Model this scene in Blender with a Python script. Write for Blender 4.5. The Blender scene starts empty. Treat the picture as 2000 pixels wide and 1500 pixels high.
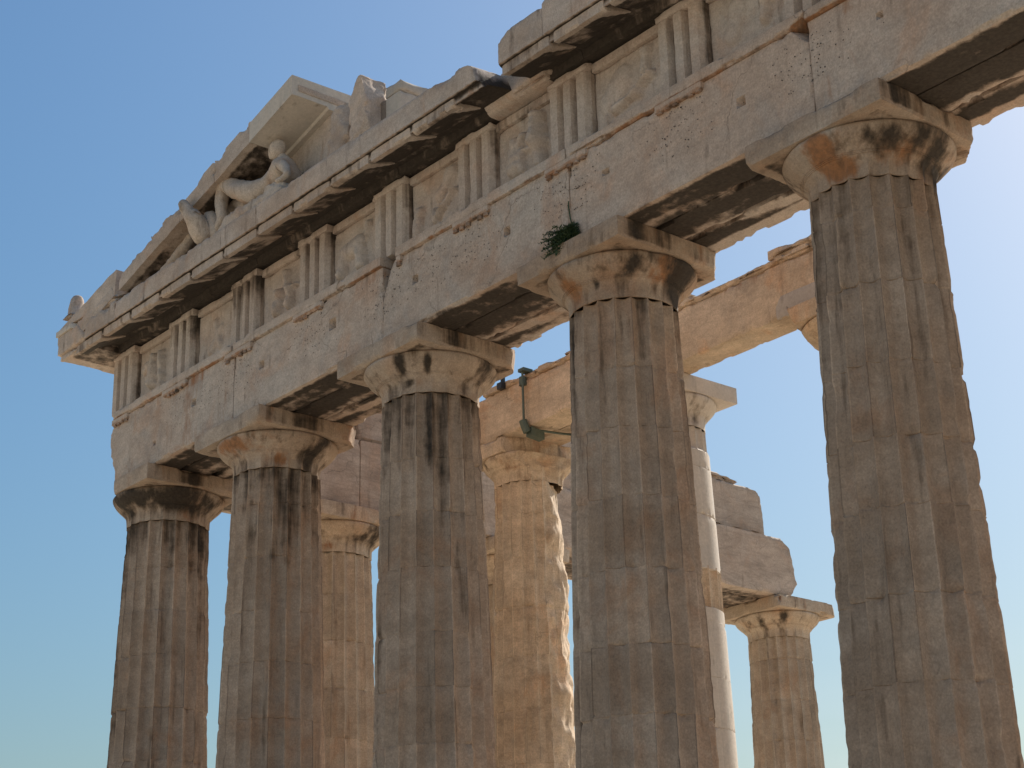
import bpy, math, random
import numpy as np
from mathutils import Matrix, Vector

# ------------------------------------------------------------------ camera, world, sun, exposure
sc = bpy.context.scene
COL = sc.collection
CAM = (28.189, -15.5007, 0.1238); YAW, PITCH, ROLL, FPX = -0.8677, 0.368, -0.0275, 3485.03
cd = bpy.data.cameras.new('camera'); cam = bpy.data.objects.new('camera', cd); COL.objects.link(cam)
f = Vector((math.sin(YAW)*math.cos(PITCH), math.cos(YAW)*math.cos(PITCH), math.sin(PITCH)))
rt = f.cross(Vector((0, 0, 1))).normalized(); up = rt.cross(f)
c_, s_ = math.cos(ROLL), math.sin(ROLL)
r2, u2 = c_*rt + s_*up, -s_*rt + c_*up
cam.matrix_world = Matrix(((r2.x, u2.x, -f.x, CAM[0]), (r2.y, u2.y, -f.y, CAM[1]), (r2.z, u2.z, -f.z, CAM[2]), (0, 0, 0, 1)))
cd.sensor_fit = 'HORIZONTAL'; cd.sensor_width = 36; cd.lens = 36*FPX/2000
cd.clip_start = 0.1; cd.clip_end = 5000
sc.camera = cam

SUN_AZ, SUN_EL = math.radians(100), math.radians(40)      # azimuth counter-clockwise from +X
w = bpy.data.worlds.new('World'); sc.world = w; w.use_nodes = True
nt = w.node_tree; nt.nodes.clear()
wo = nt.nodes.new('ShaderNodeOutputWorld'); bg = nt.nodes.new('ShaderNodeBackground')
sky = nt.nodes.new('ShaderNodeTexSky'); sky.sky_type = 'NISHITA'; sky.sun_disc = False
sky.sun_elevation = SUN_EL; sky.sun_rotation = math.pi/2 - SUN_AZ
sky.air_density = 1.6; sky.dust_density = 2.0; sky.ozone_density = 4.0; sky.altitude = 150
bg.inputs['Strength'].default_value = 0.067
# thin cloud veil near the horizon
tc = nt.nodes.new('ShaderNodeTexCoord'); mp = nt.nodes.new('ShaderNodeMapping'); mp.inputs['Scale'].default_value = (4, 4, 14)
nz = nt.nodes.new('ShaderNodeTexNoise'); nz.inputs['Scale'].default_value = 1.6; nz.inputs['Detail'].default_value = 7
cr = nt.nodes.new('ShaderNodeMapRange'); cr.inputs[1].default_value = .40; cr.inputs[2].default_value = .66
sx = nt.nodes.new('ShaderNodeSeparateXYZ'); hz = nt.nodes.new('ShaderNodeMapRange')
hz.inputs[1].default_value = .22; hz.inputs[2].default_value = .06; hz.inputs[3].default_value = 0; hz.inputs[4].default_value = .95
mu = nt.nodes.new('ShaderNodeMath'); mu.operation = 'MULTIPLY'
mx = nt.nodes.new('ShaderNodeMix'); mx.data_type = 'RGBA'; mx.inputs[7].default_value = (8.2, 9.4, 10.2, 1)
L = nt.links.new
L(tc.outputs['Generated'], mp.inputs[0]); L(mp.outputs[0], nz.inputs['Vector']); L(nz.outputs['Fac'], cr.inputs[0])
L(tc.outputs['Generated'], sx.inputs[0]); L(sx.outputs['Z'], hz.inputs[0])
azm = nt.nodes.new('ShaderNodeMapRange'); azm.inputs[1].default_value = -.72; azm.inputs[2].default_value = -.58; L(sx.outputs['X'], azm.inputs[0])
mu0 = nt.nodes.new('ShaderNodeMath'); mu0.operation = 'MULTIPLY'; L(azm.outputs[0], mu0.inputs[0]); L(hz.outputs[0], mu0.inputs[1])
L(cr.outputs[0], mu.inputs[0]); L(mu0.outputs[0], mu.inputs[1]); L(mu.outputs[0], mx.inputs[0])
bw = nt.nodes.new('ShaderNodeRGBToBW'); sat = nt.nodes.new('ShaderNodeMix'); sat.data_type = 'RGBA'; sat.clamp_factor = False; sat.inputs[0].default_value = 1.55
L(sky.outputs[0], bw.inputs[0]); L(bw.outputs[0], sat.inputs[6]); L(sky.outputs[0], sat.inputs[7]); L(sat.outputs[2], mx.inputs[6]); L(mx.outputs[2], bg.inputs[0]); L(bg.outputs[0], wo.inputs[0])

sd = bpy.data.lights.new('sun', 'SUN'); sd.energy = 5.0; sd.angle = math.radians(.5); sd.color = (1, .93, .82)
sun = bpy.data.objects.new('sun', sd); COL.objects.link(sun)
sdir = Vector((math.cos(SUN_AZ)*math.cos(SUN_EL), math.sin(SUN_AZ)*math.cos(SUN_EL), math.sin(SUN_EL)))
sun.rotation_euler = sdir.to_track_quat('Z', 'Y').to_euler(); sun.location = (0, 30, 60)
sc.view_settings.view_transform = 'Standard'; sc.view_settings.look = 'None'
sc.view_settings.exposure = 0.40; sc.view_settings.gamma = 1
sc.cycles.max_bounces = 8; sc.cycles.diffuse_bounces = 5

# ------------------------------------------------------------------ noise
def _h(i, j, k, s):
    n = (i.astype(np.int64)*374761393 + j.astype(np.int64)*668265263 + k.astype(np.int64)*2147483647 + s*1274126177) & 0xffffffff
    n = ((n ^ (n >> 13))*1274126177) & 0xffffffff
    n = ((n ^ (n >> 16))*2246822519) & 0xffffffff
    return ((n ^ (n >> 15)) & 0xffff)/65535.0
def vn(P, sc_, seed=0):
    Q = np.asarray(P, float)*sc_ + 137.31*(seed+1) % 991
    I = np.floor(Q); F = Q - I; F = F*F*(3-2*F)
    i, j, k = I[:, 0], I[:, 1], I[:, 2]; o = 0
    for a in (0, 1):
        for b in (0, 1):
            for c in (0, 1):
                wt = (F[:, 0] if a else 1-F[:, 0])*(F[:, 1] if b else 1-F[:, 1])*(F[:, 2] if c else 1-F[:, 2])
                o = o + wt*_h(i+a, j+b, k+c, seed)
    return o
def fbm(P, sc_, seed=0, oct=3):
    o = 0; a = .5; t = 0
    for q in range(oct):
        o = o + a*vn(P, sc_*(2.03**q), seed+q*7); t += a; a *= .55
    return o/t
def sstep(a, b, x):
    t = np.clip((x-a)/(b-a), 0, 1); return t*t*(3-2*t)

# ------------------------------------------------------------------ materials
def marble(name, A, B, vein=.25, streak=.2, contrast=.5, pits=.3, rustc=(.36, .15, .055), sootc=(.019, .0145, .011), bump=.5, cracks=0., band_=(.9, .9, 2.6), vz=5.5):
    m = bpy.data.materials.new(name); m.use_nodes = True; t = m.node_tree; t.nodes.clear(); N = t.nodes.new; K = t.links.new
    out = N('ShaderNodeOutputMaterial'); bs = N('ShaderNodeBsdfPrincipled'); bs.inputs['Roughness'].default_value = .82
    bs.inputs['Specular IOR Level'].default_value = .25
    geo = N('ShaderNodeNewGeometry')
    def mapping(s, r=(0, 0, 0)):
        q = N('ShaderNodeMapping'); q.inputs['Scale'].default_value = s; q.inputs['Rotation'].default_value = r; K(geo.outputs['Position'], q.inputs[0]); return q.outputs[0]
    def noise(s, scale=1, det=5, rough=.55, r=(0, 0, 0), dist=0):
        q = N('ShaderNodeTexNoise'); q.inputs['Scale'].default_value = scale; q.inputs['Detail'].default_value = det
        q.inputs['Roughness'].default_value = rough; q.inputs['Distortion'].default_value = dist; K(mapping(s, r), q.inputs['Vector']); return q.outputs['Fac']
    def mr(x, a, b, c=0., d=1., smooth=False):
        q = N('ShaderNodeMapRange'); q.interpolation_type = 'SMOOTHSTEP' if smooth else 'LINEAR'
        K(x, q.inputs[0])
        for i, v in enumerate((a, b, c, d)): q.inputs[i+1].default_value = v
        return q.outputs[0]
    def ma(op, x, y):
        q = N('ShaderNodeMath'); q.operation = op
        for i, v in enumerate((x, y)):
            if isinstance(v, (int, float)): q.inputs[i].default_value = v
            else: K(v, q.inputs[i])
        return q.outputs[0]
    def mix(fac, a, b, mode='MIX'):
        q = N('ShaderNodeMix'); q.data_type = 'RGBA'; q.blend_type = mode
        for i, v in ((0, fac), (6, a), (7, b)):
            if isinstance(v, (int, float)): q.inputs[i].default_value = v
            elif isinstance(v, tuple): q.inputs[i].default_value = (*v, 1)
            else: K(v, q.inputs[i])
        return q.outputs[2]
    def attr(n):
        q = N('ShaderNodeAttribute'); q.attribute_name = n; return q.outputs['Fac']
    def val(x): # grey colour from value
        q = N('ShaderNodeCombineColor'); [K(x, q.inputs[i]) for i in range(3)]; return q.outputs[0]
    big = noise((.55, .55, .8), det=4, dist=.4); mid = noise((3.2, 3.2, 4.2), det=6, rough=.62)
    fine = noise((19, 19, 19), det=4, rough=.65); st = noise((5.5, 5.5, .55), det=5, rough=.6)
    col = mix(mr(big, .36, .64), A, B)
    pink = noise((1.3, 1.3, 1.0), det=5, rough=.6, dist=.8)
    col = mix(ma('MULTIPLY', mr(pink, .52, .7, 0, 1, True), .45*contrast*2), col, tuple(min(1, v) for v in (B[0]*1.05, B[1]*.82, B[2]*.66)))
    gr = noise((1.9, 1.9, 1.2), det=5, rough=.6, dist=.5, r=(.3, .2, 0))
    col = mix(ma('MULTIPLY', mr(gr, .54, .7, 0, 1, True), .4), col, tuple(v*.78 for v in (A[0]*.93, A[1]*.99, A[2]*1.06)))
    col = mix(1.0, col, val(mr(mid, .25, .75, 1-contrast*.36, 1+contrast*.36)), 'MULTIPLY')
    col = mix(1.0, col, val(mr(fine, .2, .8, 1-.14, 1.14)), 'MULTIPLY')
    grain = noise((46, 46, 40), det=2, rough=.5)
    col = mix(1.0, col, val(mr(grain, .25, .75, 1-.18*min(1, contrast*2.2), 1+.18*min(1, contrast*2.2))), 'MULTIPLY')
    # grey veins of the marble, tilted
    vv = noise((.9, .9, vz), det=5, rough=.55, r=(.28, .33, 0), dist=.55)
    vm = ma('MULTIPLY', mr(ma('ABSOLUTE', ma('SUBTRACT', vv, .5), 0), 0., .05, 1, 0, True), vein)
    col = mix(vm, col, tuple(v*.42 for v in A))
    band = mr(noise(band_, det=6, rough=.6, r=(.45, .5, 0), dist=.7), .35, .65, 1-vein*.5, 1+vein*.3)
    col = mix(1.0, col, val(band), 'MULTIPLY')
    if cracks:
        vo = N('ShaderNodeTexVoronoi'); vo.feature = 'DISTANCE_TO_EDGE'; vo.inputs['Scale'].default_value = .75
        wv = N('ShaderNodeVectorMath'); wv.operation = 'SCALE'; wn = N('ShaderNodeTexNoise'); wn.inputs['Scale'].default_value = 1.6; wn.inputs['Detail'].default_value = 6
        K(geo.outputs['Position'], wn.inputs['Vector']); K(wn.outputs['Color'], wv.inputs[0]); wv.inputs['Scale'].default_value = .9
        wa = N('ShaderNodeVectorMath'); K(geo.outputs['Position'], wa.inputs[0]); K(wv.outputs[0], wa.inputs[1]); K(wa.outputs[0], vo.inputs['Vector'])
        cm = ma('MULTIPLY', mr(vo.outputs['Distance'], .002, .010, 1, 0), mr(noise((.8, .8, .8), det=2), .50, .60, 0, cracks))
        col = mix(cm, col, tuple(v*.3 for v in B))
    # rain streaks
    col = mix(ma('MULTIPLY', mr(st, .55, .72, 0, 1, True), streak), col, tuple(v*.45 for v in B))
    tone = attr('tone'); col = mix(1.0, col, val(ma('ADD', tone, 1.0)), 'MULTIPLY')
    # pits
    if pits:
        pn = noise((26, 26, 20), det=2, rough=.5); pg = noise((2.2, 2.2, 2.2), det=3)
        pm = ma('MULTIPLY', mr(pn, .665, .71, 0, 1, True), mr(pg, .5, .62))
        col = mix(ma('MULTIPLY', pm, pits), col, tuple(v*.25 for v in B))
    # rust; black crust plus painted shade: masks with ragged noise edges
    rn = noise((5.5, 5.5, 1.2), det=6, rough=.66, dist=.4)
    ru = attr('rust'); rm = mr(ma('ADD', ru, ma('MULTIPLY', ma('SUBTRACT', rn, .5), 1.5)), .38, .95, 0, .85, True)
    col = mix(rm, col, mix(mr(fine, .3, .7), rustc, tuple(v*.5 for v in rustc)))
    so = attr('soot'); sn = ma('ADD', ma('MULTIPLY', ma('SUBTRACT', st, .5), 1.7), ma('MULTIPLY', ma('SUBTRACT', mid, .5), 1.0))
    sv = ma('ADD', so, sn)
    col = mix(mr(sv, .16, .62, 0, .70, True), col, tuple(v*.27 for v in (B[0], B[1]*.9, B[2]*.8)))
    col = mix(mr(sv, .44, .88, 0, .92, True), col, mix(mr(fine, .3, .7), sootc, tuple(v*2.6 for v in sootc)))
    K(col, bs.inputs['Base Color'])
    b1 = N('ShaderNodeBump'); b1.inputs['Strength'].default_value = bump; b1.inputs['Distance'].default_value = .022
    hh = ma('ADD', ma('MULTIPLY', mid, .55), ma('MULTIPLY', fine, .3)); K(hh, b1.inputs['Height'])
    K(b1.outputs[0], bs.inputs['Normal']); K(bs.outputs[0], out.inputs[0]); return m

M_ARCH = marble('marble_entablature', (.49, .41, .345), (.44, .325, .25), vein=.10, streak=.12, contrast=.5, cracks=.6, pits=.05)
M_COL = marble('marble_shaft', (.455, .345, .26), (.38, .27, .19), vein=.13, streak=.45, contrast=.5, cracks=.15, bump=.55, band_=(1.1, 1.1, 1.3), vz=2.6)
M_COL2 = marble('marble_flank_shaft', (.52, .42, .32), (.45, .34, .245), vein=.13, streak=.3, contrast=.5, cracks=.15, band_=(1.1, 1.1, 1.3), vz=2.6)
M_CAP = marble('marble_capital', (.43, .34, .265), (.35, .245, .17), vein=.08, streak=.35, contrast=.6)
M_FRZ = marble('marble_frieze', (.475, .40, .34), (.425, .33, .268), vein=.06, streak=.14, contrast=.4)
M_GEI = marble('marble_cornice', (.48, .395, .33), (.41, .31, .24), vein=.08, streak=.15, contrast=.5, bump=.7)
M_WARM = marble('marble_honey', (.56, .44, .32), (.50, .37, .25), vein=.16, streak=.3, contrast=.65, cracks=.4)
M_WALL = marble('marble_inner_wall', (.47, .38, .31), (.41, .31, .24), vein=.30, streak=.12, contrast=.35, cracks=.5)
M_NEW = marble('marble_restored', (.54, .48, .415), (.50, .435, .37), vein=.05, streak=.03, contrast=.12, pits=0, bump=.15)
M_STAT = marble('marble_statue', (.50, .42, .35), (.43, .34, .27), vein=.04, streak=.25, contrast=.6)

def plain(name, c, rough=.6, metal=0, var=.3, s=20):
    m = bpy.data.materials.new(name); m.use_nodes = True; t = m.node_tree; b = t.nodes['Principled BSDF']
    n = t.nodes.new('ShaderNodeTexNoise'); n.inputs['Scale'].default_value = s; n.inputs['Detail'].default_value = 5
    g = t.nodes.new('ShaderNodeNewGeometry'); t.links.new(g.outputs['Position'], n.inputs['Vector'])
    r = t.nodes.new('ShaderNodeMix'); r.data_type = 'RGBA'; r.inputs[6].default_value = (*[v*(1-var) for v in c], 1); r.inputs[7].default_value = (*[min(1, v*(1+var)) for v in c], 1)
    t.links.new(n.outputs['Fac'], r.inputs[0]); t.links.new(r.outputs[2], b.inputs['Base Color'])
    b.inputs['Roughness'].default_value = rough; b.inputs['Metallic'].default_value = metal; return m
M_HOLE = plain('hole_shade', (.035, .026, .02), .95)
M_GREEN = plain('painted_green_steel', (.09, .115, .09), .55, .2)
M_BLACK = plain('black_fitting', (.02, .02, .02), .5)
M_LEAF = plain('leaf_green', (.032, .055, .018), .6, 0, .6, 30)
M_GROUND = plain('dusty_marble_ground', (.56, .47, .34), .95, 0, .25, 1.5)
M_FLOOR = plain('marble_pavement', (.60, .50, .37), .85, 0, .2, 3)

# ------------------------------------------------------------------ object helpers
def empty(name, loc, label, cat, group=None):
    o = bpy.data.objects.new(name, None); COL.objects.link(o); o.location = loc; o.empty_display_size = .3
    o['label'] = label; o['category'] = cat
    if group: o['group'] = group
    return o
def link(name, V, F, mat, parent=None, soot=None, rust=None, tone=None, smooth=35, label=None):
    me = bpy.data.meshes.new(name)
    V = np.asarray(V, float)
    if parent is not None: V = V - np.array(parent_world(parent))
    me.from_pydata(V.tolist(), [], [list(map(int, q)) for q in F]); me.materials.append(mat)
    for nm, arr in (('soot', soot), ('rust', rust)):
        if arr is not None:
            a = me.attributes.new(nm, 'FLOAT', 'POINT'); a.data.foreach_set('value', np.asarray(arr, np.float32))
    if tone is not None:
        a = me.attributes.new('tone', 'FLOAT', 'FACE'); tt = np.full(len(F), tone, np.float32) if np.isscalar(tone) else np.asarray(tone, np.float32); a.data.foreach_set('value', tt)
    me.validate(); me.update()
    if smooth:
        me.polygons.foreach_set('use_smooth', [True]*len(me.polygons)); me.set_sharp_from_angle(angle=math.radians(smooth))
    o = bpy.data.objects.new(name, me); COL.objects.link(o)
    if parent is not None: o.parent = parent
    if label: o['label'] = label
    return o
def parent_world(p):
    x = Vector((0, 0, 0))
    while p is not None: x += p.location; p = p.parent
    return tuple(x)
def tagit(o, label, cat, group=None, kind=None):
    if label: o['label'] = label
    if cat: o['category'] = cat
    if group: o['group'] = group
    if kind: o['kind'] = kind
    return o

def gridbox(x0, x1, y0, y1, z0, z1, res):
    n = [max(1, int(math.ceil((b-a)/res))) for a, b in ((x0, x1), (y0, y1), (z0, z1))]
    quads = []
    for ax in range(3):
        u, v = [(1, 2), (2, 0), (0, 1)][ax]
        I, J = np.meshgrid(np.arange(n[u]), np.arange(n[v]), indexing='ij'); I = I.ravel(); J = J.ravel()
        for side in (0, 1):
            cs = [(0, 0), (1, 0), (1, 1), (0, 1)]
            if side == 0: cs = cs[::-1]
            q = np.zeros((len(I), 4, 3), int)
            for k, (a, b) in enumerate(cs):
                q[:, k, u] = I+a; q[:, k, v] = J+b; q[:, k, ax] = n[ax] if side else 0
            quads.append(q)
    Q = np.concatenate(quads); uq, inv = np.unique(Q.reshape(-1, 3), axis=0, return_inverse=True)
    V = uq/np.array(n)*np.array([x1-x0, y1-y0, z1-z0]) + np.array([x0, y0, z0])
    return V, inv.reshape(-1, 4)
def weather(V, lo, hi, chip=.02, w=.07, rough=.004, seed=0, thr=.5, nsc=3.0, rnd=.006):
    lo = np.array(lo); hi = np.array(hi)
    dl = V-lo; dh = hi-V; d = np.minimum(dl, dh); sgn = np.where(dl < dh, 1., -1.)
    order = np.argsort(d, axis=1); ar = np.arange(len(V))
    d1 = d[ar, order[:, 0]]; d2 = d[ar, order[:, 1]]; d3 = d[ar, order[:, 2]]
    nrm = np.zeros_like(V); nrm[ar, order[:, 0]] = sgn[ar, order[:, 0]]
    inw = nrm.copy(); wt2 = np.clip(1-d2/w, 0, 1); inw[ar, order[:, 1]] += sgn[ar, order[:, 1]]*wt2
    inw[ar, order[:, 2]] += sgn[ar, order[:, 2]]*np.clip(1-d3/w, 0, 1)
    nz = fbm(V, nsc, seed, 4)
    amt = chip*wt2**1.3*np.clip((nz-thr)*6, 0, 2.2) + rnd*np.clip(1-d2/.02, 0, 1)
    V2 = V + inw*amt[:, None] + nrm*((fbm(V, 9, seed+31, 3)-.5)*2*rough + (fbm(V, 1.6, seed+51, 2)-.5)*2*rough*1.5)[:, None]
    return V2
def cutp(V, cuts, seed=0):
    for c in cuts:
        p, n = np.array(c[0], float), np.array(c[1], float); n /= np.linalg.norm(n); rg = c[2] if len(c) > 2 else .03
        s = (V-p)@n + (fbm(V, 4.5, seed+77, 4)-.5)*2*rg
        V = V - np.where(s > 0, s, 0)[:, None]*n
    return V
def block(name, b, mat, parent, res=.08, chip=.02, seed=0, cuts=(), soot=None, rust=None, tone=0, rough=.004, thr=.5, w=.07, disp=None, nsc=3.0, label=None, xf=None, smooth=35):
    x0, x1, y0, y1, z0, z1 = b
    V, F = gridbox(x0, x1, y0, y1, z0, z1, res); V0 = V.copy()
    V = weather(V, (x0, y0, z0), (x1, y1, z1), chip, w, rough, seed, thr, nsc)
    if disp is not None: V = disp(V0, V)
    V = cutp(V, cuts, seed)
    s = soot(V0) if callable(soot) else (None if soot is None else np.full(len(V), soot))
    r = rust(V0) if callable(rust) else (None if rust is None else np.full(len(V), rust))
    if xf is not None: V = xf(V)
    return link(name, V, F, mat, parent, s, r, tone, smooth, label)
def sweep(name, prof, x0, x1, mat, parent, res=.08, chip=.02, seed=0, cuts=(), soot=None, rust=None, tone=0, rough=.004, axis='x', shear=0, thr=.5, smooth=35, label=None, endround=.01, chipsel=None):
    """closed 2-D profile (y,z), swept along x; shear = rise in z per unit x"""
    P = []; corner = []
    n = len(prof); cen = np.mean(np.array(prof), axis=0)
    for i in range(n):
        a, b_ = np.array(prof[i]), np.array(prof[(i+1) % n]); k = max(1, int(np.linalg.norm(b_-a)/res))
        for j in range(k): P.append(a+(b_-a)*j/k); corner.append(1. if j == 0 else 0.)
    P = np.array(P); corner = np.array(corner); m = len(P); ns = max(2, int((x1-x0)/res)+1); X = np.linspace(x0, x1, ns)
    # distance to nearest corner along ring
    pc = np.array(prof); dc = np.min(np.linalg.norm(P[:, None]-pc[None], axis=2), axis=1)
    V = np.zeros((ns, m, 3)); V[:, :, 0] = X[:, None]; V[:, :, 1] = P[:, 0]; V[:, :, 2] = P[:, 1]
    dirc = cen-P; dirc /= np.linalg.norm(dirc, axis=1)[:, None]
    V = V.reshape(-1, 3); V0 = V.copy()
    nz = fbm(V, 3.2, seed, 4); wt = np.clip(1-np.tile(dc, ns)/.09, 0, 1)
    ex = np.minimum(V[:, 0]-x0, x1-V[:, 0]); we = np.clip(1-ex/.07, 0, 1)
    if chipsel is not None: wt = wt*chipsel(V0); we = we*chipsel(V0)
    amt = chip*np.clip((nz-thr)*6, 0, 2.2)*np.maximum(wt, we*.8) + endround*(ex < 1e-6) + (fbm(V, 8, seed+5, 3)-.5)*2*rough
    dd = np.tile(dirc, (ns, 1)); V[:, 1] += dd[:, 0]*amt; V[:, 2] += dd[:, 1]*amt
    F = []
    idx = np.arange(ns*m).reshape(ns, m)
    a = idx[:-1, :]; b_ = idx[1:, :]; a2 = np.roll(a, -1, 1); b2 = np.roll(b_, -1, 1)
    Fq = np.stack([a.ravel(), a2.ravel(), b2.ravel(), b_.ravel()], 1).tolist()
    Fq.append(idx[0][::-1].tolist()); Fq.append(idx[-1].tolist())
    V = cutp(V, cuts, seed)
    s = soot(V0) if callable(soot) else (None if soot is None else np.full(len(V), soot))
    r = rust(V0) if callable(rust) else (None if rust is None else np.full(len(V), rust))
    V[:, 2] += shear*V[:, 0]
    area = sum(prof[i][0]*prof[(i+1) % n][1]-prof[(i+1) % n][0]*prof[i][1] for i in range(n))
    if axis == 'z': V = V[:, [1, 2, 0]]
    if area < 0: Fq = [q[::-1] for q in Fq]
    return link(name, V, Fq, mat, parent, s, r, tone, smooth, label)

def zsmear(v): return v
# ------------------------------------------------------------------ ground and platform
me = bpy.data.meshes.new('ground'); me.from_pydata([(-900, -900, -1.62), (900, -900, -1.62), (900, 900, -1.62), (-900, 900, -1.62)], [], [(0, 1, 2, 3)]); me.materials.append(M_GROUND)
g = bpy.data.objects.new('ground', me); COL.objects.link(g); g['kind'] = 'structure'
pl = empty('temple_platform', (14.4, 30, -1.62), 'stepped marble platform carrying all the columns of the temple', 'platform')
for i, (e, z0, z1) in enumerate(((1.06, -.54, 0), (1.76, -1.08, -.54), (2.46, -1.62, -1.08))):
    V, F = gridbox(-e, 28.84+e, -e, 66+e, z0, z1-(.0 if i == 0 else .003), 500); link('step', V, F, M_FLOOR, pl, smooth=0)

# ------------------------------------------------------------------ columns
H = 10.43
NF = 20
def wrapd(a, b): return np.abs((a-b+math.pi) % (2*math.pi)-math.pi)
def column(x, y, z_base, top, rb, rt_, label, group, mat_s, mat_c, seed, A=1.03, ab=.30, caph=.86, blobs=(), topsoot=.42, edge=(), damage=0, fluted=True,
           abcuts=(), rustb=(), capcuts=(), rough=.0, shaftdisp=None, shaftsoot=None, rowres=.075, name='doric_column', abmat=None, neckfl=.8, chipA=.022, coltone=0.):
    """blobs: (azimuth deg, z fraction 0 neck..1 abacus, width rad, height m, strength) black crust on capital"""
    rnd = random.Random(seed)
    root = empty(name, (x, y, z_base), label, 'column', group)
    zn = top-caph
    # ---- shaft
    fpos = np.array([0, .035, .13, .27, .42, .58, .73, .87, .965]); per = len(fpos); nth = NF*per; th = (np.repeat(np.arange(NF), per)+np.tile(fpos, NF))/NF*2*math.pi
    joints = []; z = z_base
    while z < zn-1.2: z += rnd.uniform(.78, .98); joints.append(z)
    zs = set(np.round(np.arange(z_base, zn, rowres), 4).tolist()+[round(zn, 4)])
    for j in joints: zs |= {round(j-.03, 4), round(j-.007, 4), round(j, 4), round(j+.007, 4), round(j+.03, 4)}
    zs = np.array(sorted(zs))
    nz = len(zs); T, Z = np.meshgrid(th, zs); T = T.ravel(); Z = Z.ravel()
    t = (Z-z_base)/(zn-z_base); R = rb+(rt_-rb)*t+.017*np.sin(math.pi*t)
    drum = np.searchsorted(joints, Z)
    roff = np.array([rnd.uniform(-.004, .004) for _ in range(len(joints)+2)]); dth = np.array([rnd.uniform(-.006, .006) for _ in range(len(joints)+2)])
    R = R+roff[drum]
    fl = np.tile(np.tile(fpos, NF), nz)
    prof = 1-np.abs(2*fl-1)**2.0
    P = np.stack([T*R, T*0+seed*3.1, Z], 1)
    n1 = fbm(np.stack([np.cos(T)*R, np.sin(T)*R, Z], 1)+seed, 2.6, seed, 4); n2 = fbm(np.stack([np.cos(T)*R, np.sin(T)*R, Z], 1)+seed, 9, seed+3, 3)
    dep = (.125*R) if fluted else 0*R
    if callable(fluted): dep = .09*R*fluted(T, Z)
    ero = np.clip((n1-.56)*8, 0, 1.5)
    arr = np.clip(1-prof*1.3, 0, 1)*(ero*.020+np.clip((n2-.58)*6, 0, 1)*.014)
    jd = np.min(np.abs(Z[:, None]-np.array(joints)[None]), axis=1) if joints else Z*0+9
    jr = np.where(jd < .004, .010, 0)*(n2 > .44) + np.exp(-(jd/.04)**2)*np.clip((n2-.58)*7, 0, 1)*.03
    if callable(fluted): arr = arr*0; n2 = n2*.2+.4
    Rr = R - dep*prof - (arr if fluted else 0) - jr - (n2-.5)*.0025
    if shaftdisp: Rr = shaftdisp(T, Z, R, Rr, prof, n1, n2)
    Tt = T+dth[drum]
    V = np.stack([x+Rr*np.cos(Tt), y+Rr*np.sin(Tt), Z], 1)
    idx = np.arange(nz*nth).reshape(nz, nth); a = idx[:-1]; b = idx[1:]; a2 = np.roll(a, -1, 1); b2 = np.roll(b, -1, 1)
    F = np.stack([a.ravel(), a2.ravel(), b2.ravel(), b.ravel()], 1)
    dr = np.searchsorted(joints, (zs[:-1]+zs[1:])/2)
    rng = np.random.RandomState(seed); td = rng.uniform(-.06, .06, len(joints)+2); tf = rng.uniform(-.055, .055, (len(joints)+2, NF))
    flid = (np.arange(nth)//per); fcol = rng.uniform(-.09, .09, NF); lf, rf = [rng.choice([.22, .12, 0, -.30], (len(joints)+2, NF)) for _ in (0, 1)]; m0 = (np.arange(nth) % per == 0); m1 = (np.arange(nth) % per == per-1)
    tone = (td[dr][:, None] + tf[dr][:, flid] + fcol[flid][None, :] + lf[dr][:, flid]*m0[None, :] + rf[dr][:, flid]*m1[None, :]).ravel()+coltone
    if not fluted or callable(fluted): tone *= .35
    s = topsoot*np.exp(-((zn-Z)/(.75+.5*vn(np.stack([T*6, T*0, T*0], 1), 1, seed))))*(.55+.9*vn(np.stack([np.cos(T)*5, np.sin(T)*5, T*0], 1), 1, seed+4)) + (n1-.5)*.3
    for (az, wd, stg, z0, z1) in edge:
        s = s + stg*.85*(.45+1.1*vn(np.stack([np.cos(T)*4, np.sin(T)*4, Z*1.6], 1), 1, seed+9))*np.exp(-(wrapd(T, math.radians(az))/wd)**2)*sstep(z0, z0+.8, Z)*(1-sstep(z1-.8, z1, Z))
    if shaftsoot: s = shaftsoot(T, Z, s)
    link('shaft', V, F, mat_s, root, s, np.clip(.1+.2*(n1-.5), 0, 1), tone)
    # ---- capital: necking with flute tops, annulets, echinus
    cap_h = caph-ab
    zz = np.array([0, .004, .03, .08, .14, .19, .225, .25, .26, .262, .275, .277, .29, .292, .305, .32, .36, .41, .46, .50, .525, .545, .56])*cap_h/.56
    rr = np.array([rt_-.012, rt_, rt_, rt_+.001, rt_+.004, rt_+.010, rt_+.022, rt_+.040, rt_+.046, rt_+.058, rt_+.060, rt_+.072, rt_+.074, rt_+.086, rt_+.095, rt_+.112, rt_+.160, rt_+.212, rt_+.252, rt_+.272, rt_+.276, rt_+.268, rt_+.245])
    rr = rt_+(rr-rt_)*((A-rt_-.01)/.276)
    nth2 = 160; per2 = 8; th2 = np.arange(nth2)/nth2*2*math.pi
    T, I = np.meshgrid(th2, np.arange(len(zz))); T = T.ravel(); I = I.ravel(); Z = zn+zz[I]; R = rr[I]
    fl = (T*NF/(2*math.pi)) % 1.0; prof = 1-(2*fl-1)**2
    k = 1-sstep(.17, .24, zz[I]/cap_h*.56+.03*(1-prof))
    C = np.stack([np.cos(T)*R, np.sin(T)*R, Z], 1)+seed
    n1 = fbm(C, 2.4, seed+11, 4); n2 = fbm(C, 8, seed+13, 3)
    Rr = R - .06*R*prof*k*neckfl - np.clip((n1-.58)*5, 0, 1.5)*.03 - (n2-.5)*.014
    V = np.stack([x+Rr*np.cos(T), y+Rr*np.sin(T), Z], 1)
    V = cutp(V, capcuts, seed)
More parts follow.
